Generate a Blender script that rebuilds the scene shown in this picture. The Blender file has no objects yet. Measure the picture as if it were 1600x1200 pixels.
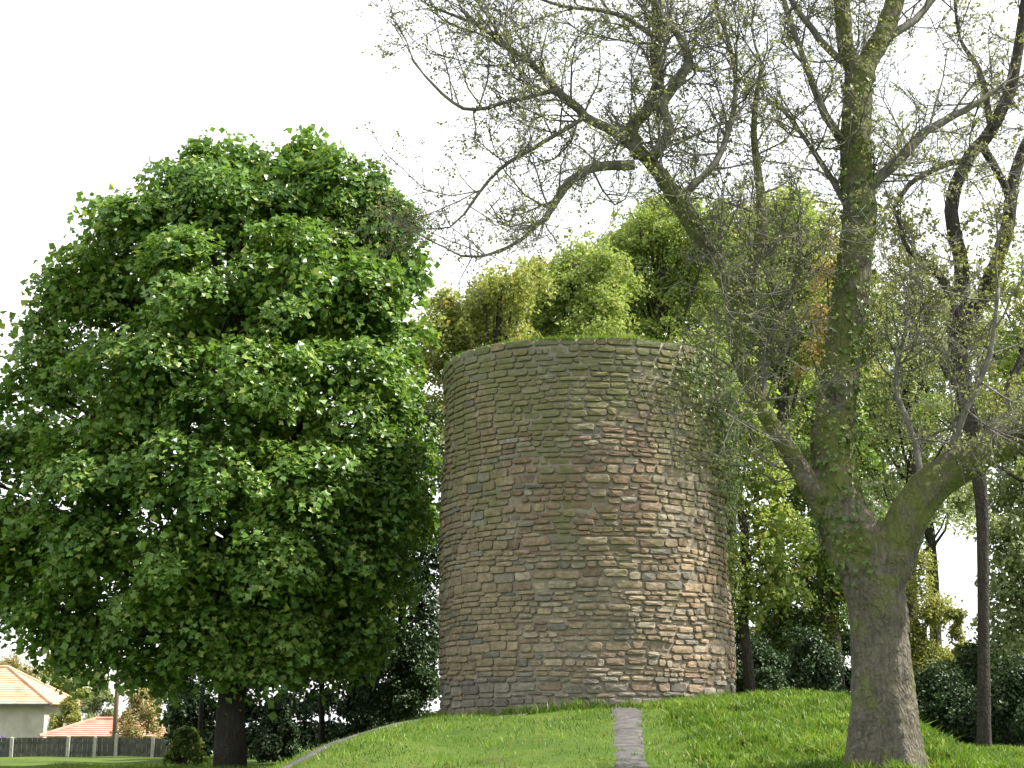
import bpy, math, random
import numpy as np
from mathutils import Vector

# ------------------------------------------------------------------ camera
scene = bpy.context.scene
EYE = 1.6
F = 2400.0                       # focal length in photo pixels (1600 wide)
PITCH = math.atan(550 / F)       # horizon sits low in the picture
cam_d = bpy.data.cameras.new('camera')
cam_d.sensor_width = 36.0
cam_d.lens = 36.0 * F / 1600.0
cam_d.clip_end = 3000
cam = bpy.data.objects.new('camera', cam_d)
scene.collection.objects.link(cam)
cam.location = (0, 0, EYE)
cam.rotation_euler = (math.pi / 2 + PITCH, 0, 0)
scene.camera = cam
scene.render.resolution_x = 1024
scene.render.resolution_y = 768

# ------------------------------------------------------------------ sky, sun, exposure
SUN_EL = math.radians(50)
SUN_AZ = math.radians(90)       # 0 = behind the camera, 90 = right, 180 = ahead
to_sun = Vector((math.sin(SUN_AZ) * math.cos(SUN_EL), -math.cos(SUN_AZ) * math.cos(SUN_EL), math.sin(SUN_EL)))
world = bpy.data.worlds.new('World')
scene.world = world
world.use_nodes = True
wn = world.node_tree.nodes
wl = world.node_tree.links
bg = wn['Background']
sky = wn.new('ShaderNodeTexSky')
sky.sky_type = 'NISHITA'
sky.sun_disc = False
sky.sun_elevation = SUN_EL
sky.sun_rotation = math.atan2(to_sun.x, to_sun.y)
sky.air_density = 1.0
sky.dust_density = 2.5
sky.ozone_density = 1.0
tc = wn.new('ShaderNodeTexCoord')
mp = wn.new('ShaderNodeMapping')
mp.inputs['Scale'].default_value = (1, 1, 2.2)
nz = wn.new('ShaderNodeTexNoise')
nz.inputs['Scale'].default_value = 1.7
nz.inputs['Detail'].default_value = 8
nz.inputs['Roughness'].default_value = 0.55
rp = wn.new('ShaderNodeMapRange')
rp.inputs['From Min'].default_value = 0.36
rp.inputs['From Max'].default_value = 0.58
rp.inputs['To Min'].default_value = 0.38
rp.inputs['To Max'].default_value = 0.95
mx = wn.new('ShaderNodeMix')
mx.data_type = 'RGBA'
mx.inputs[7].default_value = (7.4, 7.4, 7.5, 1)      # thin bright cloud
wl.new(tc.outputs['Generated'], mp.inputs['Vector'])
wl.new(mp.outputs['Vector'], nz.inputs['Vector'])
wl.new(nz.outputs['Fac'], rp.inputs['Value'])
wl.new(rp.outputs['Result'], mx.inputs[0])
wl.new(sky.outputs['Color'], mx.inputs[6])
wl.new(mx.outputs[2], bg.inputs['Color'])
bg.inputs['Strength'].default_value = 0.112

sun_d = bpy.data.lights.new('sun', 'SUN')
sun_d.energy = 4.6
sun_d.angle = math.radians(0.6)
sun_d.color = (1.0, 0.95, 0.86)
sun = bpy.data.objects.new('sun', sun_d)
scene.collection.objects.link(sun)
sun.rotation_euler = to_sun.to_track_quat('Z', 'Y').to_euler()

scene.view_settings.view_transform = 'Standard'
scene.view_settings.look = 'None'
scene.view_settings.gamma = 1.0
scene.view_settings.use_curve_mapping = False
scene.view_settings.exposure = 1.25

# ------------------------------------------------------------------ helpers
RNG = np.random.default_rng(7)
random.seed(11)
COL = scene.collection
CP, SP = math.cos(PITCH), math.sin(PITCH)


def at(u, v, D):
    """Point at ground distance D that a photo pixel looks towards."""
    a, b = (u - 800) / F, (600 - v) / F
    d = np.array([a, CP - b * SP, SP + b * CP])
    p = d * (D / d[1])
    return np.array([p[0], p[1], p[2] + EYE])


def pxm(v, D):
    """Metres per photo pixel at row v, distance D."""
    b = (600 - v) / F
    return (D / (CP - b * SP)) / F


def sm(t):
    t = np.clip(t, 0, 1)
    return t * t * (3 - 2 * t)


K = 2400.0 / 1536.0             # depth scale of the layout
TX, TY, TR = 1.78, 24.0 * K, 3.5


def ground_z(x, y):
    x = np.asarray(x, float)
    y = np.asarray(y, float)
    z0 = 0.78 * sm(y / (22.0 * K)) + 0.5 * sm((x - 5) / 5) * sm((y - 12) / 18)
    dx, dy = x - 3.0, y - 24.5 * K
    tx_ = np.clip((np.abs(dx) - np.where(dx < 0, 5.0, 3.4)) / np.where(dx < 0, 3.8, 2.5), 0, 2)
    ty_ = np.clip((np.abs(dy) - np.where(dy < 0, 4.2, 6.0)) / np.where(dy < 0, 17.0, 14.0), 0, 2)
    m = 1 - sm(np.hypot(tx_, ty_))
    tilt = 0.062 * np.clip(x - 1.9, -4, 6)
    bump = 0.03 * np.sin(x * 1.9 + 0.7 * y) + 0.025 * np.sin(1.3 * y - 0.8 * x + 2)
    return z0 + m * (1.36 + tilt - 0.5 * sm((x - 5) / 5)) + bump * sm((80 - np.hypot(x, y)) / 30)


def mesh_np(name, V, tris=None, quads=None, mat=None, parent=None, smooth=False, tint=None):
    V = np.asarray(V, np.float32)
    me = bpy.data.meshes.new(name)
    parts, starts, n = [], [], 0
    for Fc in (tris, quads):
        if Fc is None or len(Fc) == 0:
            continue
        Fc = np.asarray(Fc, np.int32)
        k = Fc.shape[1]
        starts.append(n + np.arange(len(Fc), dtype=np.int32) * k)
        n += Fc.size
        parts.append(Fc.ravel())
    me.vertices.add(len(V))
    me.vertices.foreach_set('co', V.ravel())
    loops = np.concatenate(parts)
    st = np.concatenate(starts)
    me.loops.add(len(loops))
    me.loops.foreach_set('vertex_index', loops)
    me.polygons.add(len(st))
    me.polygons.foreach_set('loop_start', st)
    me.update(calc_edges=True)
    me.polygons.foreach_set('use_smooth', np.full(len(st), smooth))
    if tint is not None:
        at_ = me.attributes.new('tint', 'FLOAT_COLOR', 'POINT')
        at_.data.foreach_set('color', np.asarray(tint, np.float32).ravel())
    if mat:
        me.materials.append(mat)
    o = bpy.data.objects.new(name, me)
    COL.objects.link(o)
    if parent is not None:
        o.parent = parent
        o.matrix_parent_inverse = parent.matrix_basis.inverted()
    return o


def empty(name, loc):
    o = bpy.data.objects.new(name, None)
    o.location = tuple(float(c) for c in loc)
    o.empty_display_size = 0.3
    COL.objects.link(o)
    return o


def tag(o, label=None, cat=None, group=None, kind=None):
    for k, v in (('label', label), ('category', cat), ('group', group), ('kind', kind)):
        if v:
            o[k] = v
    return o


class MB:
    """Collects boxes, prisms and tubes for one mesh."""
    def __init__(s):
        s.V, s.T, s.Q, s.n = [], [], [], 0

    def add(s, V, T=(), Q=()):
        V = np.asarray(V, float)
        if len(T):
            s.T.append(np.asarray(T, int) + s.n)
        if len(Q):
            s.Q.append(np.asarray(Q, int) + s.n)
        s.V.append(V)
        s.n += len(V)

    def box(s, x0, x1, y0, y1, z0, z1):
        V = [(x, y, z) for z in (z0, z1) for y in (y0, y1) for x in (x0, x1)]
        s.add(V, Q=[(0, 2, 3, 1), (4, 5, 7, 6), (0, 1, 5, 4), (2, 6, 7, 3), (0, 4, 6, 2), (1, 3, 7, 5)])

    def tube(s, pts, rad, sides=8, cap=True):
        pts = np.asarray(pts, float)
        n = len(pts)
        tan = np.gradient(pts, axis=0)
        tan /= np.linalg.norm(tan, axis=1)[:, None] + 1e-9
        ref = np.array([0.0, 1.0, 0.0]) if abs(tan[0][1]) < 0.8 else np.array([1.0, 0, 0])
        ang = np.arange(sides) * 2 * math.pi / sides
        a = np.cross(tan, ref)
        a /= np.linalg.norm(a, axis=1)[:, None] + 1e-9
        b = np.cross(tan, a)
        rad = np.asarray(rad, float)
        if rad.ndim == 1:
            rad = rad[:, None]
        V = pts[:, None, :] + (a[:, None, :] * np.cos(ang)[None, :, None] + b[:, None, :] * np.sin(ang)[None, :, None]) * rad[:, :, None]
        i = np.arange(n - 1)[:, None] * sides
        j = np.arange(sides)[None, :]
        k = (j + 1) % sides
        Q = np.stack([i + j, i + k, i + sides + k, i + sides + j], -1).reshape(-1, 4)
        s.add(V.reshape(-1, 3), Q=Q)
        if cap:
            base = s.n - n * sides
            top = base + (n - 1) * sides
            s.V.append(pts[-1:])
            c = s.n
            s.n += 1
            s.T.append(np.array([(top + q, top + (q + 1) % sides, c) for q in range(sides)]))
            s.V.append(pts[:1])
            c = s.n
            s.n += 1
            s.T.append(np.array([(base + (q + 1) % sides, base + q, c) for q in range(sides)]))

    def build(s, name, mat, parent=None, smooth=False):
        return mesh_np(name, np.concatenate(s.V), np.concatenate(s.T) if s.T else None,
                       np.concatenate(s.Q) if s.Q else None, mat, parent, smooth)


# ------------------------------------------------------------------ materials
def new_mat(name):
    m = bpy.data.materials.new(name)
    m.use_nodes = True
    return m, m.node_tree.nodes, m.node_tree.links


def noise(n, l, scale, detail=4, vec=None, rough=0.55):
    t = n.new('ShaderNodeTexNoise')
    t.inputs['Scale'].default_value = scale
    t.inputs['Detail'].default_value = detail
    t.inputs['Roughness'].default_value = rough
    if vec is None:
        c = n.new('ShaderNodeNewGeometry')
        vec = c.outputs['Position']
    l.new(vec, t.inputs['Vector'])
    return t.outputs['Fac']


def noise_col(n, l, scale):
    t = n.new('ShaderNodeTexNoise')
    t.inputs['Scale'].default_value = scale
    c = n.new('ShaderNodeNewGeometry')
    l.new(c.outputs['Position'], t.inputs['Vector'])
    return t.outputs['Color']


def ramp(n, l, src, a, b, lo=0.0, hi=1.0):
    r = n.new('ShaderNodeMapRange')
    for k, v in (('From Min', a), ('From Max', b), ('To Min', lo), ('To Max', hi)):
        r.inputs[k].default_value = v
    l.new(src, r.inputs['Value'])
    return r.outputs['Result']


def mixc(n, l, fac, a, b, mode='MIX'):
    m = n.new('ShaderNodeMix')
    m.data_type = 'RGBA'
    m.blend_type = mode
    for idx, v in ((0, fac), (6, a), (7, b)):
        if isinstance(v, (int, float)):
            m.inputs[idx].default_value = v
        elif isinstance(v, tuple):
            m.inputs[idx].default_value = v + (1,) if len(v) == 3 else v
        else:
            l.new(v, m.inputs[idx])
    return m.outputs[2]


def bump(n, l, height, strength, dist):
    b = n.new('ShaderNodeBump')
    b.inputs['Strength'].default_value = strength
    b.inputs['Distance'].default_value = dist
    l.new(height, b.inputs['Height'])
    return b.outputs['Normal']


def leaf_mat(name, dark, light, odd=None, trans=0.38, rough=0.42, patch=0.45, vary=0.0):
    m, n, l = new_mat(name)
    out = n['Material Output']
    bs = n['Principled BSDF']
    geo = n.new('ShaderNodeNewGeometry')
    rnd = geo.outputs['Random Per Island']
    big = ramp(n, l, noise(n, l, patch, 3), 0.35, 0.65)
    c = mixc(n, l, rnd, dark, light)
    c = mixc(n, l, big, c, mixc(n, l, 0.5, c, light), 'MIX')
    if vary:                           # turf tone differs by patch, with dappled sun and shade painted in
        c = mixc(n, l, 1.0, c, mixc(n, l, ramp(n, l, noise(n, l, 0.75, 5, None, 0.6), 0.36, 0.64), (1 - vary, 1 - vary * 0.8, 1 - vary), (1 + vary * 0.9, 1 + vary * 0.6, 1 + vary)), 'MULTIPLY')
    if odd:
        sel = ramp(n, l, rnd, 0.93, 0.94)
        c = mixc(n, l, sel, c, odd)
    l.new(c, bs.inputs['Base Color'])
    bs.inputs['Roughness'].default_value = rough
    bs.inputs['Specular IOR Level'].default_value = 0.4
    tr = n.new('ShaderNodeBsdfTranslucent')
    tc_ = mixc(n, l, 1.0, c, (1.15, 1.12, 0.7), 'MULTIPLY')
    l.new(tc_, tr.inputs['Color'])
    ms = n.new('ShaderNodeMixShader')
    ms.inputs[0].default_value = trans
    l.new(bs.outputs[0], ms.inputs[1])
    l.new(tr.outputs[0], ms.inputs[2])
    l.new(ms.outputs[0], out.inputs['Surface'])
    return m


def bark_mat(name, col_a, col_b, moss=None, moss_lo=0.45, moss_hi=0.62, sc=7.0, climb=0.0):
    m, n, l = new_mat(name)
    bs = n['Principled BSDF']
    geo = n.new('ShaderNodeNewGeometry')
    mpn = n.new('ShaderNodeMapping')
    mpn.inputs['Scale'].default_value = (1, 1, 0.22)
    l.new(geo.outputs['Position'], mpn.inputs['Vector'])
    f = noise(n, l, sc * 3, 6, mpn.outputs['Vector'], 0.65)
    f2 = noise(n, l, sc * 0.35, 4)
    c = mixc(n, l, ramp(n, l, f, 0.32, 0.68), col_a, col_b)
    c = mixc(n, l, ramp(n, l, f2, 0.35, 0.7, 0, 0.5), c, tuple(k * 1.35 for k in col_b))
    if moss:
        f3 = noise(n, l, 2.1, 6)
        if climb:                      # moss grows on the limbs above the fork more than on the foot
            sp_ = n.new('ShaderNodeSeparateXYZ')
            l.new(geo.outputs['Position'], sp_.inputs[0])
            ad_ = n.new('ShaderNodeMath')
            l.new(f3, ad_.inputs[0])
            l.new(ramp(n, l, sp_.outputs['Z'], 2.4, 5.0, 0.0, climb), ad_.inputs[1])
            f3 = ad_.outputs[0]
        c = mixc(n, l, ramp(n, l, f3, moss_lo, moss_hi, 0, 0.85), c, moss)
    vo = n.new('ShaderNodeTexVoronoi')
    vo.feature = 'DISTANCE_TO_EDGE'
    vo.inputs['Scale'].default_value = sc * 1.7
    warp = mixc(n, l, 0.2, mpn.outputs['Vector'], noise_col(n, l, 5.0))
    l.new(warp, vo.inputs['Vector'])
    pl = ramp(n, l, vo.outputs['Distance'], 0.0, 0.34)
    c = mixc(n, l, pl, mixc(n, l, 0.25, c, tuple(k * 0.6 for k in col_a)), c)
    l.new(c, bs.inputs['Base Color'])
    bs.inputs['Roughness'].default_value = 0.95
    bs.inputs['Specular IOR Level'].default_value = 0.2
    l.new(bump(n, l, mixc(n, l, 0.62, pl, f), 1.0, 0.06), bs.inputs['Normal'])
    return m


def plain_mat(name, a, b, sc=4.0, rough=0.9, bmp=0.0, det=5):
    m, n, l = new_mat(name)
    bs = n['Principled BSDF']
    f = noise(n, l, sc, det)
    l.new(mixc(n, l, ramp(n, l, f, 0.3, 0.7), a, b), bs.inputs['Base Color'])
    bs.inputs['Roughness'].default_value = rough
    bs.inputs['Specular IOR Level'].default_value = 0.25
    if bmp:
        l.new(bump(n, l, noise(n, l, sc * 6, 6), bmp, 0.02), bs.inputs['Normal'])
    return m


def stone_mat(name):
    m, n, l = new_mat(name)
    bs = n['Principled BSDF']
    a = n.new('ShaderNodeAttribute')
    a.attribute_name = 'tint'
    f = noise(n, l, 9, 7, None, 0.65)
    g = noise(n, l, 38, 4, None, 0.6)
    c = mixc(n, l, 1.0, a.outputs['Color'], mixc(n, l, ramp(n, l, f, 0.28, 0.72), (0.55, 0.52, 0.5), (1.35, 1.3, 1.22)), 'MULTIPLY')
    # lichen and algae: streaked stains with their own shape, thicker under the wall head
    geo = n.new('ShaderNodeNewGeometry')
    mpn = n.new('ShaderNodeMapping')
    mpn.inputs['Scale'].default_value = (1.0, 1.0, 0.35)
    l.new(geo.outputs['Position'], mpn.inputs['Vector'])
    st = noise(n, l, 1.3, 7, mpn.outputs['Vector'], 0.62)
    sep = n.new('ShaderNodeSeparateXYZ')
    l.new(geo.outputs['Position'], sep.inputs[0])
    hz = ramp(n, l, sep.outputs['Z'], 4.6, 9.6, -0.10, 0.20)
    ad = n.new('ShaderNodeMath')
    l.new(st, ad.inputs[0])
    l.new(hz, ad.inputs[1])
    c = mixc(n, l, ramp(n, l, ad.outputs[0], 0.52, 0.68, 0, 0.62), c, (0.135, 0.15, 0.055))
    pale = noise(n, l, 2.3, 8, None, 0.7)
    c = mixc(n, l, ramp(n, l, pale, 0.6, 0.72, 0, 0.5), c, (0.36, 0.34, 0.28))
    l.new(c, bs.inputs['Base Color'])
    bs.inputs['Roughness'].default_value = 0.95
    bs.inputs['Specular IOR Level'].default_value = 0.15
    hgt = mixc(n, l, 0.5, f, g)
    l.new(bump(n, l, hgt, 0.8, 0.03), bs.inputs['Normal'])
    return m


def ground_mat():
    m, n, l = new_mat('turf_soil')
    bs = n['Principled BSDF']
    a = noise(n, l, 0.5, 5)
    b = noise(n, l, 7.0, 6, None, 0.7)
    c = mixc(n, l, ramp(n, l, a, 0.35, 0.65), (0.040, 0.085, 0.012), (0.085, 0.135, 0.022))
    c = mixc(n, l, ramp(n, l, b, 0.35, 0.75, 0, 0.6), c, (0.10, 0.125, 0.03))
    w = noise(n, l, 1.4, 6, None, 0.65)
    c = mixc(n, l, ramp(n, l, w, 0.58, 0.7, 0, 0.7), c, (0.13, 0.105, 0.055))
    l.new(c, bs.inputs['Base Color'])
    bs.inputs['Roughness'].default_value = 1.0
    bs.inputs['Specular IOR Level'].default_value = 0.1
    l.new(bump(n, l, b, 1.0, 0.06), bs.inputs['Normal'])
    return m


M = {
    'ground': ground_mat(),
    'grass': leaf_mat('grass_blades', (0.035, 0.105, 0.008), (0.165, 0.275, 0.026), (0.26, 0.27, 0.07), 0.4, 0.5, 1.1, vary=0.42),
    'path': plain_mat('worn_stone_path', (0.045, 0.043, 0.042), (0.13, 0.123, 0.115), 4.5, 0.95, 0.9),
    'stone': stone_mat('rubble_stone'),
    'mortar': plain_mat('lime_mortar', (0.19, 0.165, 0.13), (0.29, 0.26, 0.21), 6, 1.0, 0.6),
    'leaf_maple': leaf_mat('maple_leaf', (0.030, 0.095, 0.018), (0.185, 0.31, 0.055), (0.30, 0.37, 0.08), 0.38, 0.36),
    'leaf_olive': leaf_mat('young_leaf_olive', (0.15, 0.195, 0.045), (0.36, 0.405, 0.125), (0.34, 0.27, 0.10), 0.52),
    'leaf_fresh': leaf_mat('young_leaf_fresh', (0.125, 0.195, 0.042), (0.335, 0.42, 0.12), (0.33, 0.31, 0.12), 0.52),
    'leaf_copper': leaf_mat('young_leaf_copper', (0.21, 0.18, 0.05), (0.40, 0.29, 0.12), (0.38, 0.16, 0.08), 0.5),
    'leaf_grey': leaf_mat('leaf_grey_green', (0.13, 0.175, 0.075), (0.33, 0.38, 0.19), None, 0.5),
    'leaf_mid': leaf_mat('leaf_mid_green', (0.045, 0.10, 0.02), (0.16, 0.245, 0.05), (0.24, 0.13, 0.05), 0.45),
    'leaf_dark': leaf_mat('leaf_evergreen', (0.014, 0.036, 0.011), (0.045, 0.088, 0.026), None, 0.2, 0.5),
    'leaf_yellow': leaf_mat('leaf_yellow', (0.145, 0.17, 0.035), (0.31, 0.33, 0.085), None, 0.4),
    'leaf_tan': leaf_mat('leaf_tan', (0.19, 0.17, 0.065), (0.40, 0.34, 0.15), None, 0.35),
    'leaf_bud': leaf_mat('leaf_bud', (0.13, 0.16, 0.06), (0.30, 0.33, 0.13), None, 0.45),
    'lilac': leaf_mat('lilac_flower', (0.24, 0.19, 0.34), (0.45, 0.38, 0.55), None, 0.3),
    'leaf_ivy_pale': leaf_mat('ivy_leaf_young', (0.055, 0.10, 0.025), (0.22, 0.29, 0.085), (0.34, 0.36, 0.15), 0.35, 0.4),
    'ivy': leaf_mat('ivy_leaf', (0.030, 0.065, 0.014), (0.13, 0.20, 0.04), (0.24, 0.27, 0.08), 0.25, 0.35),
    'bark_grey': bark_mat('bark_grey', (0.052, 0.047, 0.036), (0.15, 0.135, 0.105), (0.125, 0.145, 0.036), 0.52, 0.68, climb=0.14),
    'bark_moss': bark_mat('bark_moss', (0.038, 0.038, 0.022), (0.11, 0.104, 0.065), (0.125, 0.145, 0.036), 0.52, 0.68, climb=0.14),
    'bark_dark': bark_mat('bark_dark', (0.022, 0.020, 0.017), (0.065, 0.058, 0.048)),
    'twig': plain_mat('twig', (0.085, 0.08, 0.07), (0.20, 0.19, 0.165), 6),
    'tile': plain_mat('clay_tile', (0.42, 0.23, 0.14), (0.62, 0.40, 0.27), 2.2, 0.85, 0.3),
    'tile_red': plain_mat('clay_tile_red', (0.40, 0.20, 0.14), (0.56, 0.32, 0.24), 2.2, 0.85, 0.3),
    'render': plain_mat('wall_render', (0.34, 0.31, 0.27), (0.48, 0.45, 0.40), 1.5, 0.9, 0.2),
    'white_wall': plain_mat('pale_wall', (0.50, 0.50, 0.47), (0.66, 0.66, 0.62), 1.5, 0.9, 0.2),
    'fence': plain_mat('weathered_fence', (0.045, 0.050, 0.042), (0.115, 0.115, 0.095), 5, 0.95, 0.5),
    'post': plain_mat('pale_post', (0.26, 0.26, 0.21), (0.42, 0.42, 0.36), 8, 0.9, 0.3),
    'pole': plain_mat('pole_wood', (0.11, 0.075, 0.05), (0.20, 0.14, 0.10), 10, 0.9, 0.3),
    'frame': plain_mat('window_frame', (0.6, 0.6, 0.58), (0.7, 0.7, 0.68), 6, 0.5),
    'gutter': plain_mat('gutter', (0.06, 0.06, 0.06), (0.1, 0.1, 0.1), 6, 0.5),
}
gm, gn, gl = new_mat('window_glass')
gn['Principled BSDF'].inputs['Base Color'].default_value = (0.03, 0.035, 0.04, 1)
gn['Principled BSDF'].inputs['Roughness'].default_value = 0.05
M['glass'] = gm

# ------------------------------------------------------------------ ground
def axis(a, b, fine0, fine1, step):
    core = np.arange(fine0, fine1 + 1e-6, step)
    lo = fine0 - np.geomspace(step, fine0 - a, 26)[::-1]
    hi = fine1 + np.geomspace(step, b - fine1, 26)
    return np.concatenate([lo, core, hi])


gx = axis(-1500, 1500, -14, 16, 0.34)
gy = axis(-400, 2600, 14, 52, 0.34)
X, Y = np.meshgrid(gx, gy)
Z = ground_z(X, Y)
nx = len(gx)
ii = (np.arange(len(gy) - 1)[:, None] * nx + np.arange(nx - 1)[None, :]).ravel()
ground = mesh_np('ground', np.stack([X.ravel(), Y.ravel(), Z.ravel()], -1), None,
                 np.stack([ii, ii + 1, ii + nx + 1, ii + nx], -1), M['ground'], None, True)
tag(ground, kind='structure')


def ribbon(name, pts, w, lift, mat, jag=0.06, nW=5):
    pts = np.asarray(pts, float)
    t = np.linspace(0, 1, len(pts))
    tt = np.linspace(0, 1, 70)
    c = np.stack([np.interp(tt, t, pts[:, 0]), np.interp(tt, t, pts[:, 1])], -1)
    for _ in range(6):
        c[1:-1] = (c[:-2] + c[1:-1] * 2 + c[2:]) / 4
    wd = np.interp(tt, np.linspace(0, 1, len(w)), w)
    d = np.gradient(c, axis=0)
    d /= np.linalg.norm(d, axis=1)[:, None]
    nrm = np.stack([-d[:, 1], d[:, 0]], -1)
    s = np.linspace(-0.5, 0.5, nW)
    wl_ = wd + RNG.normal(0, jag, len(tt))
    P = c[:, None, :] + nrm[:, None, :] * (s[None, :, None] * wl_[:, None, None])
    z = ground_z(P[..., 0], P[..., 1]) + lift
    z[:, 0] -= 0.03
    z[:, -1] -= 0.03
    V = np.concatenate([P, z[..., None]], -1).reshape(-1, 3)
    i = (np.arange(len(tt) - 1)[:, None] * nW + np.arange(nW - 1)[None, :]).ravel()
    o = mesh_np(name, V, None, np.stack([i, i + 1, i + nW + 1, i + nW], -1), mat, None, True)
    return tag(o, kind='structure'), c, wd


PATHS = []
_, c1, w1 = ribbon('path', [(0.85, 9.0), (1.4, 18), (2.0, 27), (2.3, 31.5), (2.42, 34.3)], [0.64, 0.62, 0.62, 0.9], 0.02, M['path'])
PATHS.append((c1, w1))
_, c2, w2 = ribbon('path', [(0.4, 33.85), (-0.9, 34.4), (-1.5, 34.3), (-2.15, 33.6), (-2.95, 32.2), (-3.7, 30.2), (-4.5, 27.6), (-5.6, 23.0)],
                   [0.6, 0.75, 0.65, 0.5], 0.03, M['path'])
PATHS.append((c2, w2))


def off_path(x, y):
    ok = np.ones(len(x), bool)
    for c, w in PATHS:
        for k in range(0, len(c)):
            ok &= np.hypot(x - c[k, 0], y - c[k, 1]) > w[k] * (0.36 + 0.12 * np.sin(x * 9 + y * 4))
    ok &= np.hypot(x - TX, y - TY) > TR - 0.02
    return ok


def grass_mesh(name, x, y, h, wd, mat, lean=0.45, simple=False):
    n = len(x)
    z = ground_z(x, y)
    an = RNG.uniform(0, 2 * math.pi, n)
    ca, sa = np.cos(an), np.sin(an)
    la = RNG.uniform(0, 2 * math.pi, n)
    ln = h * np.abs(RNG.normal(0, lean, n))
    base = np.stack([x, y, z - 0.01], -1)
    tip = base + np.stack([np.cos(la) * ln, np.sin(la) * ln, h], -1)
    mid = base + np.stack([np.cos(la) * ln * 0.3, np.sin(la) * ln * 0.3, h * 0.55], -1)
    w3 = np.stack([ca * wd, sa * wd, np.zeros(n)], -1)
    if simple:
        V = np.stack([base - w3 * 0.6, base + w3 * 0.6, tip], 1).reshape(-1, 3)
        return mesh_np(name, V, np.arange(n * 3).reshape(-1, 3), None, mat)
    V = np.stack([base - w3 * 0.5, base + w3 * 0.5, mid + w3 * 0.55, mid - w3 * 0.55, tip], 1).reshape(-1, 3)
    b = np.arange(n)[:, None] * 5
    o = mesh_np(name, V, b + np.array([[3, 2, 4]]), b + np.array([[0, 1, 2, 3]]), mat)
    return o


# short lawn over everything near, with tufted longer grass right of the path
n = 150000
x = RNG.uniform(-13, 14, n)
y = 20 + 26 * RNG.uniform(0, 1, n)
ok = off_path(x, y)
x, y = x[ok], y[ok]
kp = RNG.random(len(x)) < 0.62 + 0.38 * np.sin(x * 1.3 + 1.7 * np.sin(y * 0.8)) * np.sin(y * 0.9 + x * 0.4) + 0.15
x, y = x[kp], y[kp]
h = RNG.uniform(0.035, 0.095, len(x)) * (1 + 0.5 * np.sin(x * 2.3 + y) * np.sin(y * 1.7))
tag(grass_mesh('lawn_grass', x, y, h, RNG.uniform(0.012, 0.026, len(x)), M['grass'], 0.6, True),
    'short mown grass covering the mound and the ground around it', 'grass', kind='stuff')
tx = RNG.uniform(2.9, 9.5, 1500)
ty = RNG.uniform(23.0, 37.0, 1500)
k = RNG.integers(0, 1500, 60000)
x = tx[k] + RNG.normal(0, 0.10, len(k))
y = ty[k] + RNG.normal(0, 0.10, len(k))
ok = off_path(x, y) & (np.hypot(x - 5.75, y - 23.4) > 0.6)
x, y, k = x[ok], y[ok], k[ok]
hh = RNG.uniform(0.10, 0.26, 1500)
tag(grass_mesh('rough_grass', x, y, hh[k] * RNG.uniform(0.5, 1.0, len(x)), RNG.uniform(0.014, 0.030, len(x)), M['grass'], 0.7),
    'longer tufted bright green grass on the mound beside the big trunk', 'grass', kind='stuff')

ca = RNG.uniform(0, 2 * math.pi, 420)
k = np.repeat(np.arange(420), 22)
fr = np.where(np.arange(420) < 300, TR + 0.12, 0.0)[k]
ex = np.where(fr > 0, TX, 5.76)
ey = np.where(fr > 0, TY, 23.4)
rd = np.where(fr > 0, fr + np.abs(RNG.normal(0, 0.12, len(k))), 0.78 + np.abs(RNG.normal(0, 0.15, len(k))))
aa = ca[k] + RNG.normal(0, 0.03, len(k))
x, y = ex + np.cos(aa) * rd, ey + np.sin(aa) * rd
hh = RNG.uniform(0.08, 0.34, 420)
tag(grass_mesh('long_grass', x, y, hh[k] * RNG.uniform(0.4, 1.0, len(k)), RNG.uniform(0.012, 0.03, len(k)), M['grass'], 0.5),
    'long unmown grass fringing the foot of the tower and the thick trunk', 'grass', kind='stuff')

# ------------------------------------------------------------------ round stone tower
ZB, ZT = 1.55, 10.5
tower = empty('round_tower', (TX, TY, ZB))
tag(tower, 'squat round tower of brown rubble stone standing on the grassy mound', 'tower')
SEG = 96
an = np.arange(SEG) * 2 * math.pi / SEG
fl = MB()
fl.add(np.concatenate([np.stack([TX + np.cos(an) * (TR - 0.54), TY + np.sin(an) * (TR - 0.54), np.full(SEG, ZT - 0.9)], -1), [[TX, TY, ZT - 0.7]]]),
       T=[(q, (q + 1) % SEG, SEG) for q in range(SEG)])
fl.build('tower_floor', M['mortar'], tower)

PAL = np.array([(0.275, 0.23, 0.165), (0.25, 0.205, 0.15), (0.30, 0.255, 0.19), (0.26, 0.228, 0.178), (0.238, 0.19, 0.145), (0.285, 0.255, 0.205)])
GREY = np.array([(0.20, 0.19, 0.165), (0.225, 0.21, 0.18), (0.175, 0.165, 0.145)])
stones = []
z = ZB - 0.05
r_ = random.Random(5)
while z < ZT - 0.02:
    hgt = r_.choice([0.10, 0.12, 0.14, 0.16, 0.18, 0.22])
    if z + hgt > ZT - 0.1:
        hgt = ZT + 0.02 - z
    a = r_.uniform(0, 0.1)
    end = a + 2 * math.pi
    while a < end - 1e-4:
        # camera side is angle -pi/2; a dressed strip sits left of centre
        rel = ((a + math.pi / 2 + math.pi) % (2 * math.pi)) - math.pi
        strip = -1.15 < rel < -0.62
        w = r_.uniform(0.14, 0.58) if hgt < 0.19 else r_.uniform(0.24, 0.74)
        if strip:
            w = r_.uniform(0.42, 0.62)
        if abs(rel) > 1.9:
            w *= 1.8
        w /= TR
        if end - a - w < 0.10:
            w = end - a
        stones.append((a, a + w, z, z + hgt, strip))
        a += w
    z += hgt


def bulge(a, z):
    return 0.045 * math.sin(3 * a + 0.9 * z) + 0.03 * math.sin(5 * a - 1.3 * z + 1) + 0.015 * math.sin(11 * a + 2.3 * z)


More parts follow.
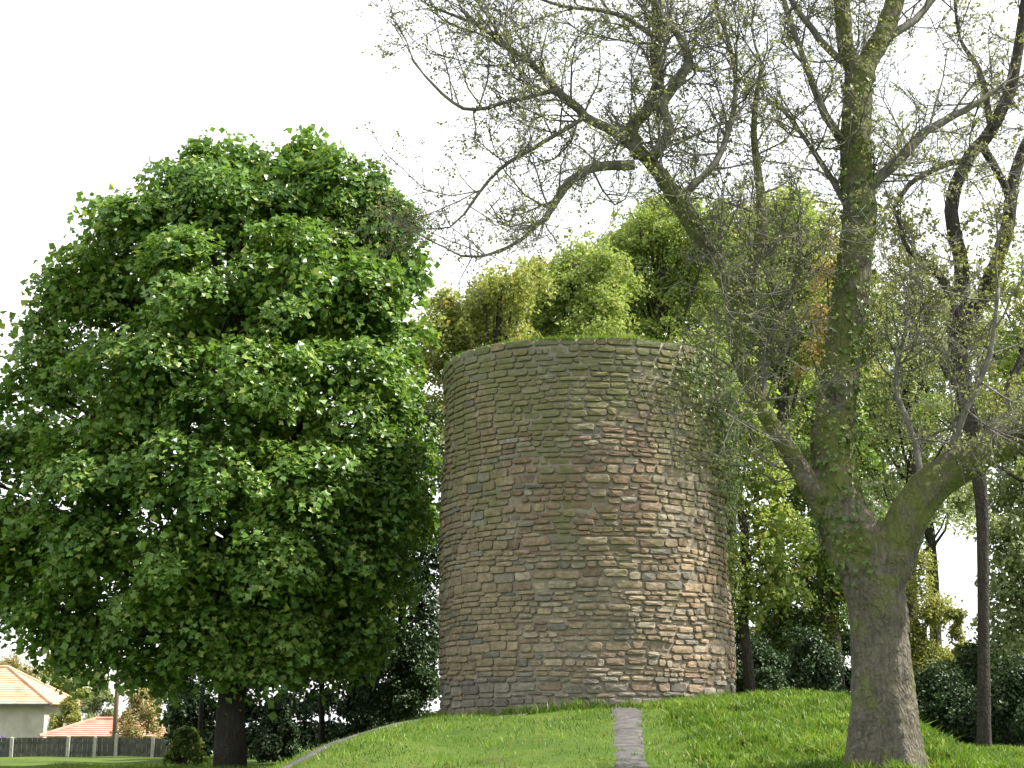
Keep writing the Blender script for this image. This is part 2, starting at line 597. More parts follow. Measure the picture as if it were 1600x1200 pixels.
def build_core():
    core = MB()
    rings = [(None, zz) for zz in np.linspace(ZB - 0.6, ZT - 0.02, 30)] + [(TR - 0.55, ZT - 0.02), (TR - 0.55, ZT - 1.2)]
    V = []
    for r, zz in rings:
        for a_ in an:
            rr0 = r or TR - 0.035 + bulge(a_, zz)
            V.append((TX + math.cos(a_) * rr0, TY + math.sin(a_) * rr0, zz))
    core.add(V, Q=[(k * SEG + q, k * SEG + (q + 1) % SEG, (k + 1) * SEG + (q + 1) % SEG, (k + 1) * SEG + q) for k in range(len(rings) - 1) for q in range(SEG)])
    return core.build('wall_core', M['mortar'], tower, True)


build_core()


def stone_geo(a0, a1, z0, z1, strip, rr):
    g = 0.009 if not strip else 0.006
    ac, zc = (a0 + a1) / 2, (z0 + z1) / 2
    wa, hz = (a1 - a0) / 2 - g / TR, (z1 - z0) / 2 - g
    cut = min(0.35, 0.05 / (wa * TR)), min(0.42, 0.045 / hz)
    out = [(-1, -1 + cut[1]), (-1 + cut[0], -1), (1 - cut[0], -1), (1, -1 + cut[1]), (1, 1 - cut[1]), (1 - cut[0], 1), (-1 + cut[0], 1), (-1, 1 - cut[1])]
    j = 0.05 if strip else 0.17
    if not strip:
        hz *= rr.uniform(0.86, 1.03)
        zc += rr.uniform(-0.01, 0.01)
    out = [(u + rr.uniform(-j, j * 0.2) * (1 if u > 0 else -1), v + rr.uniform(-j, j * 0.2) * (1 if v > 0 else -1)) for u, v in out]
    pr = rr.uniform(-0.006, 0.034) if not strip else rr.uniform(0.008, 0.018)
    rel_ = ((ac + math.pi / 2 + math.pi) % (2 * math.pi)) - math.pi
    if not strip and rr.random() < (0.16 if rel_ > 0.55 and zc < 5.5 else 0.06):
        pr = -0.03                                   # weathered back, leaves a pocket
    V = []
    for ring, (sc, dep) in enumerate(((1.0, -0.05), (0.99, pr - 0.012), (0.86, pr + 0.004))):
        for u, v in out:
            s2 = 1 - (1 - sc) * (0.6 if ring == 2 else 1)
            ang = ac + u * wa * s2
            R = TR + bulge(ang, zc) + dep + (rr.uniform(-0.009, 0.009) if ring == 2 else 0)
            # slight batter near the ground
            V.append((TX + math.cos(ang) * R, TY + math.sin(ang) * R, zc + v * hz * sc))
    wav = 0.028 * math.sin(ac * 7 + zc * 1.3) + 0.022 * math.sin(ac * 13 - zc * 2.1)
    if zc > ZT - 0.25:
        wav = 0.0
    V = [(a_, b_, c_ + wav) for a_, b_, c_ in V]
    R = TR + bulge(ac, zc) + pr + rr.uniform(0.0, 0.016)
    V.append((TX + math.cos(ac) * R, TY + math.sin(ac) * R, zc + wav))
    Q = [(k * 8 + q, k * 8 + (q + 1) % 8, (k + 1) * 8 + (q + 1) % 8, (k + 1) * 8 + q) for k in (0, 1) for q in range(8)]
    T = [(16 + q, 16 + (q + 1) % 8, 24) for q in range(8)]
    return np.array(V), np.array(T), np.array(Q)


def stone_tint(a, z, strip, rr):
    if strip:
        c = np.array((0.255, 0.215, 0.155)) * rr.uniform(0.82, 1.12)
    else:
        c = PAL[rr.randrange(len(PAL))] * rr.uniform(0.76, 1.16)
        rel = ((a + math.pi / 2 + math.pi) % (2 * math.pi)) - math.pi
        if 5.4 < z < 8.3 and -0.6 < rel < 0.45 and rr.random() < 0.75:
            c = np.array((0.225, 0.172, 0.13)) * rr.uniform(0.78, 1.15)      # browner stone in the upper middle
        elif rel > 0.6 and z < 6:
            c = c * np.array((1.1, 1.05, 1.0))  # lower right stones warmed and lightened, grazing sun painted into their colour
    if z < 2.75 and rr.random() < 0.8:
        c = GREY[rr.randrange(3)] * rr.uniform(0.8, 1.15)
    elif z > 9.6 and rr.random() < 0.6 or rr.random() < 0.1:
        c = GREY[rr.randrange(3)] * rr.uniform(0.8, 1.2)
    return (*c, 1.0)


def show(s):
    ac = (s[0] + s[1]) / 2
    nrm = (math.cos(ac), math.sin(ac))
    px, py = TX + nrm[0] * TR, TY + nrm[1] * TR
    d = math.hypot(px, py)
    return (s[1] - s[0]) * (s[3] - s[2]) * max(0, -(nrm[0] * px + nrm[1] * py) / d) if (s[2] + s[3]) / 2 > float(ground_z(px, py)) else 0


rank = sorted(range(len(stones)), key=lambda i: -show(stones[i]))
single = set(rank[:300])
rv, rt, rq, rc, rn = [], [], [], [], 0
for i, s in enumerate(stones):
    rr = random.Random(1000 + i)
    V, T, Q = stone_geo(*s, rr)
    c = stone_tint((s[0] + s[1]) / 2, s[2], s[4], rr)
    if i in single:
        mesh_np('stone', V, T, Q, M['stone'], tower, False, np.tile(c, (len(V), 1)))
    else:
        rv.append(V); rt.append(T + rn); rq.append(Q + rn); rc.append(np.tile(c, (len(V), 1))); rn += len(V)
rest = mesh_np('stone_facing', np.concatenate(rv), np.concatenate(rt), np.concatenate(rq), M['stone'], tower, False, np.concatenate(rc))
rest['kind'] = 'stuff'

# ------------------------------------------------------------------ leaves and wood
def leaves(pos, nrm, size, shape='oval', asp=0.75):
    """Folded leaf faces; returns verts, tris."""
    n = len(pos)
    nrm = nrm / (np.linalg.norm(nrm, axis=1)[:, None] + 1e-9)
    rv_ = RNG.normal(0, 1, (n, 3))
    t = np.cross(nrm, rv_)
    t /= np.linalg.norm(t, axis=1)[:, None] + 1e-9
    s = np.cross(nrm, t)
    L = size[:, None]
    W = L * asp
    fold = nrm * (L * RNG.uniform(0.02, 0.2, n)[:, None])
    b = pos - t * L * 0.5
    tip = pos + t * L * 0.5 - nrm * L * 0.12
    if shape == 'oval':
        V = np.stack([b, pos - s * W * 0.5 + fold, tip, pos + s * W * 0.5 + fold], 1)
        T = np.array([[0, 2, 1], [0, 3, 2]])
    else:   # lobed, maple like
        V = np.stack([b, pos + t * L * 0.05 - s * W * 0.62 + fold, pos + t * L * 0.12 - s * W * 0.26, tip,
                      pos + t * L * 0.12 + s * W * 0.26, pos + t * L * 0.05 + s * W * 0.62 + fold], 1)
        T = np.array([[0, 2, 1], [0, 3, 2], [0, 4, 3], [0, 5, 4]])
    k = V.shape[1]
    T = (np.arange(n)[:, None, None] * k + T[None]).reshape(-1, 3)
    return V.reshape(-1, 3), T


def clusters(lobes, count, flat=0.9, shell=(0.6, 1.03)):
    """Cluster centres over lobes [(centre, radius)], and their outward directions."""
    c = np.array([l[0] for l in lobes])
    r = np.array([l[1] for l in lobes])
    w = r ** 2
    idx = RNG.choice(len(lobes), count, p=w / w.sum())
    d = RNG.normal(0, 1, (count, 3))
    d /= np.linalg.norm(d, axis=1)[:, None]
    u = RNG.uniform(*shell, count)
    p = c[idx] + d * r[idx][:, None] * u[:, None] * np.array([1, 1, flat])
    return p, d, idx


def foliage(P, D, per, csize, lsize, shape='oval', thick=0.3, spread=0.55, sag=0.5, up=0.8, asp=0.75):
    n = len(P) * per
    k = np.repeat(np.arange(len(P)), per)
    d = D[k]
    up_ = d * 0.55 + np.array([0, 0, up])
    up_ /= np.linalg.norm(up_, axis=1)[:, None]
    v = RNG.normal(0, 1, (n, 3))
    a = np.cross(up_, v)
    a /= np.linalg.norm(a, axis=1)[:, None]
    cs = (csize * RNG.uniform(0.7, 1.3, len(P)))[k]
    rho = np.sqrt(RNG.uniform(0, 1, n))
    pos = P[k] + a * (rho * cs)[:, None] + up_ * (np.clip(RNG.normal(0, thick, n), -1.7 * thick, 1.7 * thick) * cs - sag * cs * rho ** 2)[:, None]
    nr = up_ + a * (rho * 0.5)[:, None] + RNG.normal(0, spread, (n, 3))
    return leaves(pos, nr, lsize * RNG.uniform(0.45, 1.3, n), shape, asp)


def wiggle(p0, p1, n, amp, rr=RNG):
    t = np.linspace(0, 1, n)[:, None]
    p = np.asarray(p0) * (1 - t) + np.asarray(p1) * t
    L = np.linalg.norm(np.asarray(p1) - np.asarray(p0))
    o = rr.normal(0, amp * L, (n, 3))
    o[0] = 0
    o[-1] = 0
    p = p + o
    return p


def leafy_tree(name, label, cat, base, trunk_top, r0, lobes, nclu, per, csize, lsize, lmat, bmat, group=None,
               shape='oval', flat=0.9, shell=(0.6, 1.03), branch_frac=0.25, thick=0.3, asp=0.75, sag=0.5, inner=0.15, spread=0.55):
    root = empty(name, base)
    tag(root, label, cat, group)
    base, trunk_top = np.asarray(base, float), np.asarray(trunk_top, float)
    tk = MB()
    pts = wiggle(base - np.array([0, 0, 0.3]), trunk_top, 9, 0.006)
    rad = np.interp(np.linspace(0, 1, 9), [0, 0.08, 0.25, 1], [r0 * 1.35, r0 * 1.1, r0, r0 * 0.45])
    tk.tube(pts, rad, 10)
    tk.build('trunk', bmat, root, True)
    P, D, idx = clusters(lobes, nclu, flat, shell)
    br = MB()
    H = trunk_top - base
    for li, (c, r) in enumerate(lobes):
        c = np.asarray(c)
        f = np.clip((c[2] - base[2]) / max(H[2], 0.1) * 0.75, 0.3, 1.0)
        s = base + H * f
        m = (s + c) / 2 + np.array([0, 0, -0.08 * np.linalg.norm(c - s)])
        q = np.array([s, (s + m) / 2 + RNG.normal(0, .08, 3), m, (m + c) / 2 + RNG.normal(0, .1, 3), c])
        rb = r0 * 0.33
        br.tube(q, np.linspace(rb, rb * 0.3, 5), 5)
        mine = np.where(idx == li)[0]
        for j in mine[:max(1, int(len(mine) * branch_frac))]:
            br.tube(wiggle(c, P[j], 4, 0.06), np.linspace(rb * 0.3, 0.006, 4), 3, False)
    br.build('branches', bmat, root, True)
    V, T = foliage(P, D, per, csize, lsize, shape, thick, spread, sag, 0.8, asp)
    if inner > 0:
        Pi, Di, _ = clusters(lobes, int(nclu * inner), flat, (0.1, 0.6))
        V2, T2 = foliage(Pi, Di, per, csize * 1.3, lsize * 1.2, 'oval', 0.5, 0.9, sag, 0.8, asp)
        T = np.concatenate([T, T2 + len(V)])
        V = np.concatenate([V, V2])
    mesh_np('crown', V, T, None, lmat, root)
    return root


def gp(u, D, v=1150):
    p = at(u, v, D)
    return np.array([p[0], D, float(ground_z(p[0], D))])


# --- the big leafy tree on the left
DL = 25.5 * K
LL = [(430, 285, 0, 92), (335, 320, -.3, 105), (235, 345, -.3, 85), (535, 305, 0, 85), (590, 350, .3, 68), (175, 430, 0, 88), (300, 440, -2, 115),
      (450, 430, -2, 115), (565, 450, -.8, 85), (110, 560, 0, 82), (230, 580, -2.5, 118), (385, 590, -3, 118), (530, 600, -2, 108), (615, 620, -.2, 66),
      (60, 600, 0.2, 60), (45, 690, 0, 80), (165, 720, -2.5, 118), (325, 740, -3.2, 118), (475, 750, -2.8, 108), (590, 760, -1.5, 85),
      (20, 830, -.5, 85), (140, 850, -2, 100), (290, 860, -3, 105), (430, 860, -3, 88), (545, 870, -1.5, 90), (610, 880, .5, 62),
      (95, 950, -1, 70), (210, 950, -2, 78), (130, 1000, -1, 48), (232, 1005, -.8, 45), (330, 960, -2, 70), (450, 960, -1.5, 80), (560, 980, -.2, 85),
      (-60, 740, 0, 100), (-60, 880, 0, 90), (300, 480, 2.5, 150), (460, 500, 2.5, 150), (200, 680, 2.5, 150), (420, 720, 3, 160), (540, 760, 2.2, 120),
      (100, 850, 2, 110), (300, 900, 2, 120), (470, 920, 2, 110), (510, 390, -.3, 90), (600, 430, .4, 60), (640, 700, .6, 50), (645, 790, .8, 48), (610, 530, .2, 70), (380, 250, .5, 60), (480, 255, .5, 60), (20, 600, .8, 40), (618, 335, .2, 45), (635, 400, .3, 34), (100, 450, .2, 50), (165, 330, .2, 48), (60, 520, .3, 40), (290, 285, .2, 60), (120, 400, .2, 45), (340, 255, .2, 55), (130, 980, -.5, 60), (40, 930, -.3, 60), (245, 1030, -1.2, 30), (580, 300, .3, 50), (360, 1005, -1.8, 55), (300, 1000, -1.8, 50), (425, 1010, -1.5, 55), (180, 1000, -1.5, 45), (500, 1000, -1, 60), (590, 685, .3, 62), (600, 700, -.8, 55)]
lob = [(at(u, v, DL + d), r * pxm(v, DL + d)) for u, v, d, r in LL]
b = gp(362, DL)
leafy_tree('maple_tree', 'large dense dark green tree with big leaves filling the left of the picture', 'tree',
           b, at(385, 420, DL), 0.34, lob, 1050, 120, 0.60, 0.18, M['leaf_maple'], M['bark_dark'],
           shape='lobed', flat=0.85, shell=(0.55, 1.03), asp=0.95, thick=0.16, sag=0.6, inner=0.55, spread=0.42)


# --- the tall half bare tree on the right
def limb_pts(px, D0, D1):
    n = len(px)
    P, R = [], []
    for i, (u, v, r) in enumerate(px):
        D = D0 + (D1 - D0) * i / max(1, n - 1)
        P.append(at(u, v, D))
        R.append(r * pxm(v, D))
    return np.array(P), np.array(R)


def smooth_path(P, R, k=3):
    n = len(P)
    t = np.arange(n)
    tt = np.linspace(0, n - 1, (n - 1) * k + 1)
    out = np.zeros((len(tt), 3))
    for i, s in enumerate(tt):                         # Catmull-Rom
        a = min(int(s), n - 2)
        f = s - a
        p0, p1, p2, p3 = P[max(a - 1, 0)], P[a], P[a + 1], P[min(a + 2, n - 1)]
        out[i] = 0.5 * (2 * p1 + (p2 - p0) * f + (2 * p0 - 5 * p1 + 4 * p2 - p3) * f * f + (3 * p1 - p0 - 3 * p2 + p3) * f ** 3)
    return out, np.interp(tt, t, R)


TW_TIPS = []


def twig_tree(mb, p, d, L, r, level, rr, tips, bias):
    n = 5 if level == 1 else (4 if level == 2 else 2)
    pts = [p]
    dd = d / np.linalg.norm(d)
    for i in range(n - 1):
        dd = dd + rr.normal(0, 0.26, 3) + bias * 0.10
        dd /= np.linalg.norm(dd)
        pts.append(pts[-1] + dd * L / (n - 1))
    pts = np.array(pts)
    mb.tube(pts, np.linspace(r, max(r * 0.3, 0.0022), n), 4 if level == 1 else 3, False)
    if level >= 3:
        tips.append((pts[-1], dd))
        if rr.random() < 0.5:
            tips.append((pts[-2], dd))
        return
    kids = int(L * (7.0 if level == 1 else 9.0)) + 1
    for _ in range(kids):
        f = rr.uniform(0.2, 1.0)
        i = min(int(f * (n - 1)), n - 2)
        q = pts[i] + (pts[i + 1] - pts[i]) * (f * (n - 1) - i)
        ax = pts[i + 1] - pts[i]
        ax /= np.linalg.norm(ax)
        nd = ax * 0.7 + rr.normal(0, 0.62, 3)
        twig_tree(mb, q, nd, L * rr.uniform(0.3, 0.55), max(r * 0.5, 0.004), level + 1, rr, tips, bias)


def fuse(o):
    """Merge trunk and main fork into one skin with knots and ridges."""
    m = o.modifiers.new('skin', 'REMESH')
    m.mode = 'VOXEL'
    m.voxel_size = 0.03
    m.use_smooth_shade = True
    m2 = o.modifiers.new('soften', 'SMOOTH')
    m2.factor = 0.5
    m2.iterations = 6
    for sc_, st_ in ((0.35, 0.07), (0.09, 0.028)):
        t = bpy.data.textures.new('knots', 'CLOUDS')
        t.noise_scale = sc_
        t.noise_depth = 3
        d_ = o.modifiers.new('knots', 'DISPLACE')
        d_.texture = t
        d_.texture_coords = 'GLOBAL'
        d_.strength = st_
        d_.mid_level = 0.5


def limb_tree(name, label, base, trunk_px, limbs, D, tmat, lmat_b, leafmat, seed, leaf_size, leaf_keep, sprout_r, dens, sides=14, limb_moss=None):
    root = empty(name, base)
    tag(root, label, 'tree')
    rr = np.random.default_rng(seed)
    P, R = limb_pts(trunk_px, D, D)
    P, R = smooth_path(P, R, 4)
    # buttressed, uneven trunk outline
    ang = np.arange(sides) * 2 * math.pi / sides
    lob_ = 1 + 0.06 * np.sin(ang * 3 + 1)[None, :] + 0.04 * np.sin(ang * 5)[None, :]
    flare = np.clip((base[2] + 1.0 - P[:, 2]) / 1.3, 0, 1)[:, None]
    rad = R[:, None] * (lob_ + flare * 0.16 * np.sin(ang * 4 + 0.6)[None, :])
    tb = MB()
    tb.tube(P, rad, sides)
    fused = [q for q in limbs if q[4:]]
    for px, D0, D1, mat, _ in fused:
        P, R = limb_pts(px, D0 - 15 + DB, D1 - 15 + DB)
        P, R = smooth_path(P, R, 4)
        tb.tube(P, R[:, None] * (1 + rr.normal(0, 0.05, (len(P), sides))), sides)
    to = tb.build('trunk', tmat, root, True)
    if fused:
        fuse(to)
    tw = MB()
    tips = []
    for px, D0, D1, mat in [q[:4] for q in limbs]:
        P, R = limb_pts(px, D0, D1) if D0 > 20 else limb_pts(px, D0 - 15 + DB, D1 - 15 + DB)
        P, R = smooth_path(P, R, 4)
        P = P + rr.normal(0, 0.25, P.shape) * R[:, None] * 0.5
        if mat is not None:
            lb = MB()
            lb.tube(P, R, 10 if R[0] > 0.1 else 6)
            lb.build('limb', mat, root, True)
        seg = np.linalg.norm(np.diff(P, axis=0), axis=1)
        for i in range(len(P) - 1):
            if R[i] > sprout_r:
                continue
            kk = rr.poisson(seg[i] * dens)
            for _ in range(kk):
                ax = P[i + 1] - P[i]
                ax /= np.linalg.norm(ax)
                nd = ax * 0.55 + rr.normal(0, 0.62, 3) + np.array([0, 0, 0.25])
                L = rr.uniform(0.7, 1.9)
                twig_tree(tw, P[i] + (P[i + 1] - P[i]) * rr.random(), nd, L, min(R[i] * 0.45, 0.02), 1, rr, tips, np.array([0, 0, 1.0]))
        twig_tree(tw, P[-1], P[-1] - P[-2], rr.uniform(0.9, 1.5), min(R[-1] * 0.8, 0.025), 1, rr, tips, np.array([0, 0, 1.0]))
    tw.build('twigs', M['twig'], root)
    tp = np.array([t[0] for t in tips])
    td = np.array([t[1] for t in tips])
    keep = leaf_keep(tp, rr)
    tp, td = tp[keep], td[keep]
    V, T = foliage(tp, td, 5, 0.07, leaf_size, 'oval', 0.5, 0.9, 0.0, 0.5)
    mesh_np('crown', V, T, None, leafmat, root)
    print(name, 'tips', len(tips))
    return root


DB = 15.0 * K
bb = gp(1388, DB)
bm_, bd_ = M['bark_moss'], M['twig']
trunk_px = [(1390, 1300, 92), (1388, 1230, 74), (1384, 1160, 57), (1380, 1080, 48), (1376, 1000, 44), (1368, 930, 46), (1350, 870, 46), (1325, 815, 42)]
limbs = [
    ([(1352, 900, 40), (1318, 815, 44), (1300, 720, 35), (1308, 620, 31), (1322, 520, 28), (1334, 420, 27), (1342, 330, 26), (1337, 250, 24), (1338, 170, 23), (1345, 110, 23)], 15, 15.2, None, 1),
    ([(1345, 115, 18), (1372, 70, 17), (1396, 10, 15), (1410, -80, 13), (1420, -200, 8)], 15.2, 15.6, None, 1),
    ([(1342, 120, 15), (1322, 75, 14), (1316, 10, 13), (1310, -80, 11), (1300, -180, 7)], 15.2, 14.8, None, 1),
    ([(1370, 970, 26), (1384, 905, 33), (1410, 830, 34), (1450, 765, 31), (1520, 714, 27), (1600, 674, 26), (1700, 600, 20), (1790, 480, 10)], 15, 14.4, None, 1),
    ([(1312, 840, 22), (1275, 775, 18), (1230, 700, 15), (1186, 630, 13), (1152, 545, 13), (1145, 450, 14)], 15, 14.3, None, 1),
    ([(1145, 460, 13), (1100, 385, 13), (1050, 300, 13), (1015, 252, 12), (992, 232, 10)], 14.3, 14.0, None, 1),
    ([(1005, 245, 9), (962, 208, 8), (915, 182, 8), (870, 140, 7), (825, 95, 5), (768, 62, 3)], 14.0, 13.4, bd_),
    ([(990, 258, 9), (930, 262, 8), (890, 284, 7), (864, 322, 6), (852, 345, 3)], 14.0, 13.5, bd_),
    ([(1000, 242, 12), (986, 205, 11), (1010, 172, 10), (1030, 145, 10), (1025, 80, 9), (1026, 0, 9), (1018, -100, 6)], 14.0, 14.2, M['bark_grey']),
    ([(1018, 248, 9), (1046, 205, 8), (1036, 160, 8), (1076, 98, 8), (1058, 52, 6), (1030, 20, 5), (1010, -60, 4)], 14.0, 13.6, bd_),
    ([(1150, 465, 12), (1178, 420, 11), (1192, 350, 9), (1186, 280, 7), (1178, 200, 5), (1190, 100, 3)], 14.3, 14.6, M['bark_grey']),
    ([(864, 325, 4), (820, 370, 3), (765, 398, 2.5), (720, 400, 2)], 13.5, 13.2, bd_),
    ([(915, 182, 4), (850, 222, 3.5), (780, 265, 3), (725, 335, 2)], 13.8, 13.4, bd_),
    ([(870, 140, 4), (800, 158, 3.5), (725, 170, 3), (665, 120, 2)], 13.6, 13.2, bd_),
    ([(825, 95, 4), (745, 40, 3), (685, 15, 2)], 13.5, 13.2, bd_),
    ([(1028, 60, 5), (960, 20, 4), (880, 10, 3), (800, -20, 2)], 14.2, 13.6, bd_),
    ([(1075, 300, 6), (1130, 230, 5), (1150, 120, 4), (1120, 10, 3)], 14.1, 14.6, bd_),
    ([(1338, 250, 8), (1290, 180, 7), (1255, 90, 5), (1225, 0, 4)], 15.2, 14.8, bd_),
    ([(1330, 110, 7), (1280, 60, 6), (1238, 0, 5), (1200, -80, 3)], 15.2, 14.6, bd_),
    ([(1345, 300, 10), (1390, 265, 9), (1450, 205, 7), (1520, 165, 5), (1570, 130, 3)], 15.2, 15.6, bd_),
    ([(1380, 60, 8), (1430, 30, 6), (1480, -30, 4)], 15.4, 15.8, bd_),
    ([(1345, 360, 6), (1300, 280, 5), (1260, 220, 4), (1230, 180, 3)], 15.2, 15.6, bd_),
    ([(1480, 742, 7), (1500, 660, 6), (1545, 560, 4), (1560, 450, 3)], 14.7, 14.3, bd_),
    ([(1440, 775, 6), (1430, 690, 5), (1400, 600, 4), (1420, 500, 2.5)], 14.8, 15.2, bd_),
    ([(1190, 640, 6), (1200, 540, 5), (1240, 450, 4), (1250, 380, 3)], 14.6, 14.8, bd_),
]


def keep_big(tp, rr):
    # leaves have opened low down and on the right, the upper left is still in bud
    f = np.clip(0.25 + (5.5 - tp[:, 2]) * 0.06 + (tp[:, 0] - 2) * 0.03, 0.3, 0.8)
    return rr.random(len(tp)) < f


limb_tree('ash_tree', 'tall half bare tree with a thick mossy forked trunk beside the path', bb, trunk_px, limbs, DB,
          M['bark_grey'], None, M['leaf_bud'], 3, 0.05, keep_big, 0.17, 4.6)

# --- dark stemmed tree at the right edge
DR = 23.0 * K
tr_px = [(1538, 1230, 15), (1538, 1140, 11), (1537, 1000, 9), (1536, 880, 9), (1534, 790, 10), (1522, 690, 13), (1502, 590, 14), (1492, 500, 13)]
lm2 = [
    ([(1495, 520, 15), (1502, 420, 12), (1486, 330, 11), (1508, 255, 10), (1548, 205, 10), (1585, 110, 9), (1600, 10, 7), (1610, -80, 4)], DR, DR - .6, M['bark_dark']),
    ([(1500, 540, 12), (1545, 440, 12), (1575, 350, 11), (1588, 260, 9), (1640, 160, 6)], DR, DR + .5, M['bark_dark']),
    ([(1535, 225, 7), (1570, 290, 6), (1580, 340, 4)], DR - .4, DR - .2, M['bark_dark']),
    ([(1515, 250, 6), (1470, 260, 5), (1420, 290, 4), (1390, 340, 2)], DR - .4, DR - .9, M['bark_dark']),
    ([(1492, 470, 8), (1460, 420, 6), (1420, 390, 4), (1400, 330, 3)], DR, DR - .5, M['bark_dark']),
    ([(1550, 205, 6), (1530, 110, 5), (1500, 60, 3), (1490, -20, 2)], DR - .5, DR - .2, M['bark_dark']),
    ([(1525, 700, 9), (1570, 620, 7), (1610, 520, 5), (1640, 420, 3)], DR, DR + .6, M['bark_dark']),
    ([(1510, 630, 8), (1470, 560, 6), (1440, 480, 4), (1430, 400, 3)], DR, DR + .6, M['bark_dark']),
]
b2 = gp(1538, DR)
dk = limb_tree('birch_tree', 'slender dark stemmed tree behind the thick right hand limb', b2, tr_px, lm2, DR, M['bark_dark'], None,
               M['leaf_yellow'], 8, 0.085, lambda tp, rr: rr.random(len(tp)) < np.where(tp[:, 2] < at(1500, 330, DR)[2], 0.8, 0.22), 0.3, 2.2, 10)

# --- ivy: on the stem of the tall tree and over the tower's right shoulder
def ivy_on(name, label, pos, nrm, size, mat):
    V, T = leaves(pos, nrm, size, 'lobed', 0.9)
    o = mesh_np(name, V, T, None, mat)
    tag(o, label, 'ivy')
    return o


P, R = limb_pts(limbs[0][0], DB, DB + 0.2)
P, R = smooth_path(P, R, 8)
k = RNG.integers(0, len(P) - 1, 3000)
wgt = (P[k][:, 2] > 3.2) & (RNG.random(len(k)) < np.interp(P[k][:, 2], [3.2, 4.2, 7.5, 12], [0.5, 1.0, 0.6, 0.15]))
k = k[wgt]
d = RNG.normal(0, 1, (len(k), 3)); d[:, 2] *= 0.3
d /= np.linalg.norm(d, axis=1)[:, None]
q = P[k] + d * (R[k] * 1.0 + np.abs(RNG.normal(0, 0.06, len(k))))[:, None] + np.array([0, 0, 1]) * RNG.uniform(-.12, .12, len(k))[:, None]
ivy_on('trunk_ivy', 'ivy leaves climbing the main stem of the tall half bare tree', q, d + RNG.normal(0, .5, d.shape) + np.array([0, 0, .3]), RNG.uniform(0.06, 0.12, len(k)), M['ivy'])

cl = []
r_ = random.Random(21)
for _ in range(190):
    rel = r_.triangular(0.42, 1.75, 1.25)
    zz = r_.triangular(4.6, 10.6, 9.9)
    if rel < 1.35 - 0.95 * (zz - 4.6) / 6.0:
        continue
    cl.append((rel, zz))
cl = np.array(cl)
k = np.repeat(np.arange(len(cl)), 26)
rel = cl[k, 0] + RNG.normal(0, 0.09, len(k))
zz = np.minimum(cl[k, 1] + RNG.normal(0, 0.3, len(k)), ZT + 0.35)
an_ = rel - math.pi / 2
off = TR + 0.07 + np.abs(RNG.normal(0, 0.2, len(k)))
q = np.stack([TX + np.cos(an_) * off, TY + np.sin(an_) * off, zz], -1)
nr = np.stack([np.cos(an_), np.sin(an_), np.full(len(k), 0.6)], -1) + RNG.normal(0, .5, (len(k), 3))
ivy_on('tower_ivy', 'ivy spilling over the upper right side of the stone tower', q, nr, RNG.uniform(0.04, 0.12, len(k)), M['leaf_ivy_pale'])

# weeds and grass rooted in the wall head
k = np.repeat(np.arange(150), 40)
ca = RNG.uniform(0, 2 * math.pi, 150)
a_ = ca[k] + RNG.normal(0, 0.035, len(k))
rr_ = TR - np.abs(RNG.normal(0.02, 0.14, len(k)))
bx_, by_ = TX + np.cos(a_) * rr_, TY + np.sin(a_) * rr_
hh = RNG.uniform(0.02, 0.12, 150)[k] * RNG.uniform(0.5, 1, len(k))
wd = RNG.uniform(0.012, 0.028, len(k))
lx, ly = RNG.normal(0, .6, len(k)) * hh, RNG.normal(0, .6, len(k)) * hh
V = np.stack([np.stack([bx_ - wd, by_, np.full(len(k), ZT - .02)], -1), np.stack([bx_ + wd, by_, np.full(len(k), ZT - .02)], -1), np.stack([bx_ + lx, by_ + ly, ZT + hh], -1)], 1).reshape(-1, 3)
wt = mesh_np('wall_top_grass', V, np.arange(len(V)).reshape(-1, 3), None, M['grass'])
tag(wt, 'tufts of grass growing along the top of the stone tower', 'grass', kind='stuff')

# ------------------------------------------------------------------ trees behind
def px_tree(name, label, D, base_u, spots, lmat, bmat='bark_dark', dens=1.0, per=55, leaf=0.15, csize=0.42, group=None, seed=0, dd=1.0,
            shell=(0.35, 1.2), inner=0.2, flat=1.0, r0=None, top=None):
    """Tree whose crown masses are given as (column, row, radius) in photo pixels at distance D."""
    rr = np.random.default_rng(seed + int(base_u))
    D = D * K
    b_ = gp(base_u, D)
    lobes = []
    for u, v, r in spots:
        d_ = rr.uniform(-dd, dd)
        lobes.append((at(u, v, D + d_), r * pxm(v, D)))
    tv = min(v for u, v, r in spots)
    tu = [u for u, v, r in spots if v == tv][0]
    tp = at(0.5 * tu + 0.5 * base_u, tv + 10, D) if top is None else at(top[0], top[1], D)
    H = tp[2] - b_[2]
    nclu = int(dens * sum(r * r for _, r in lobes) * 24)
    return leafy_tree(name, label, 'tree', b_, tp, r0 or max(0.09, H * 0.014), lobes, nclu, per, csize, leaf, M[lmat], M[bmat], group,
                      shell=shell, inner=inner, branch_frac=0.12, flat=flat, spread=0.7, shape='oval')


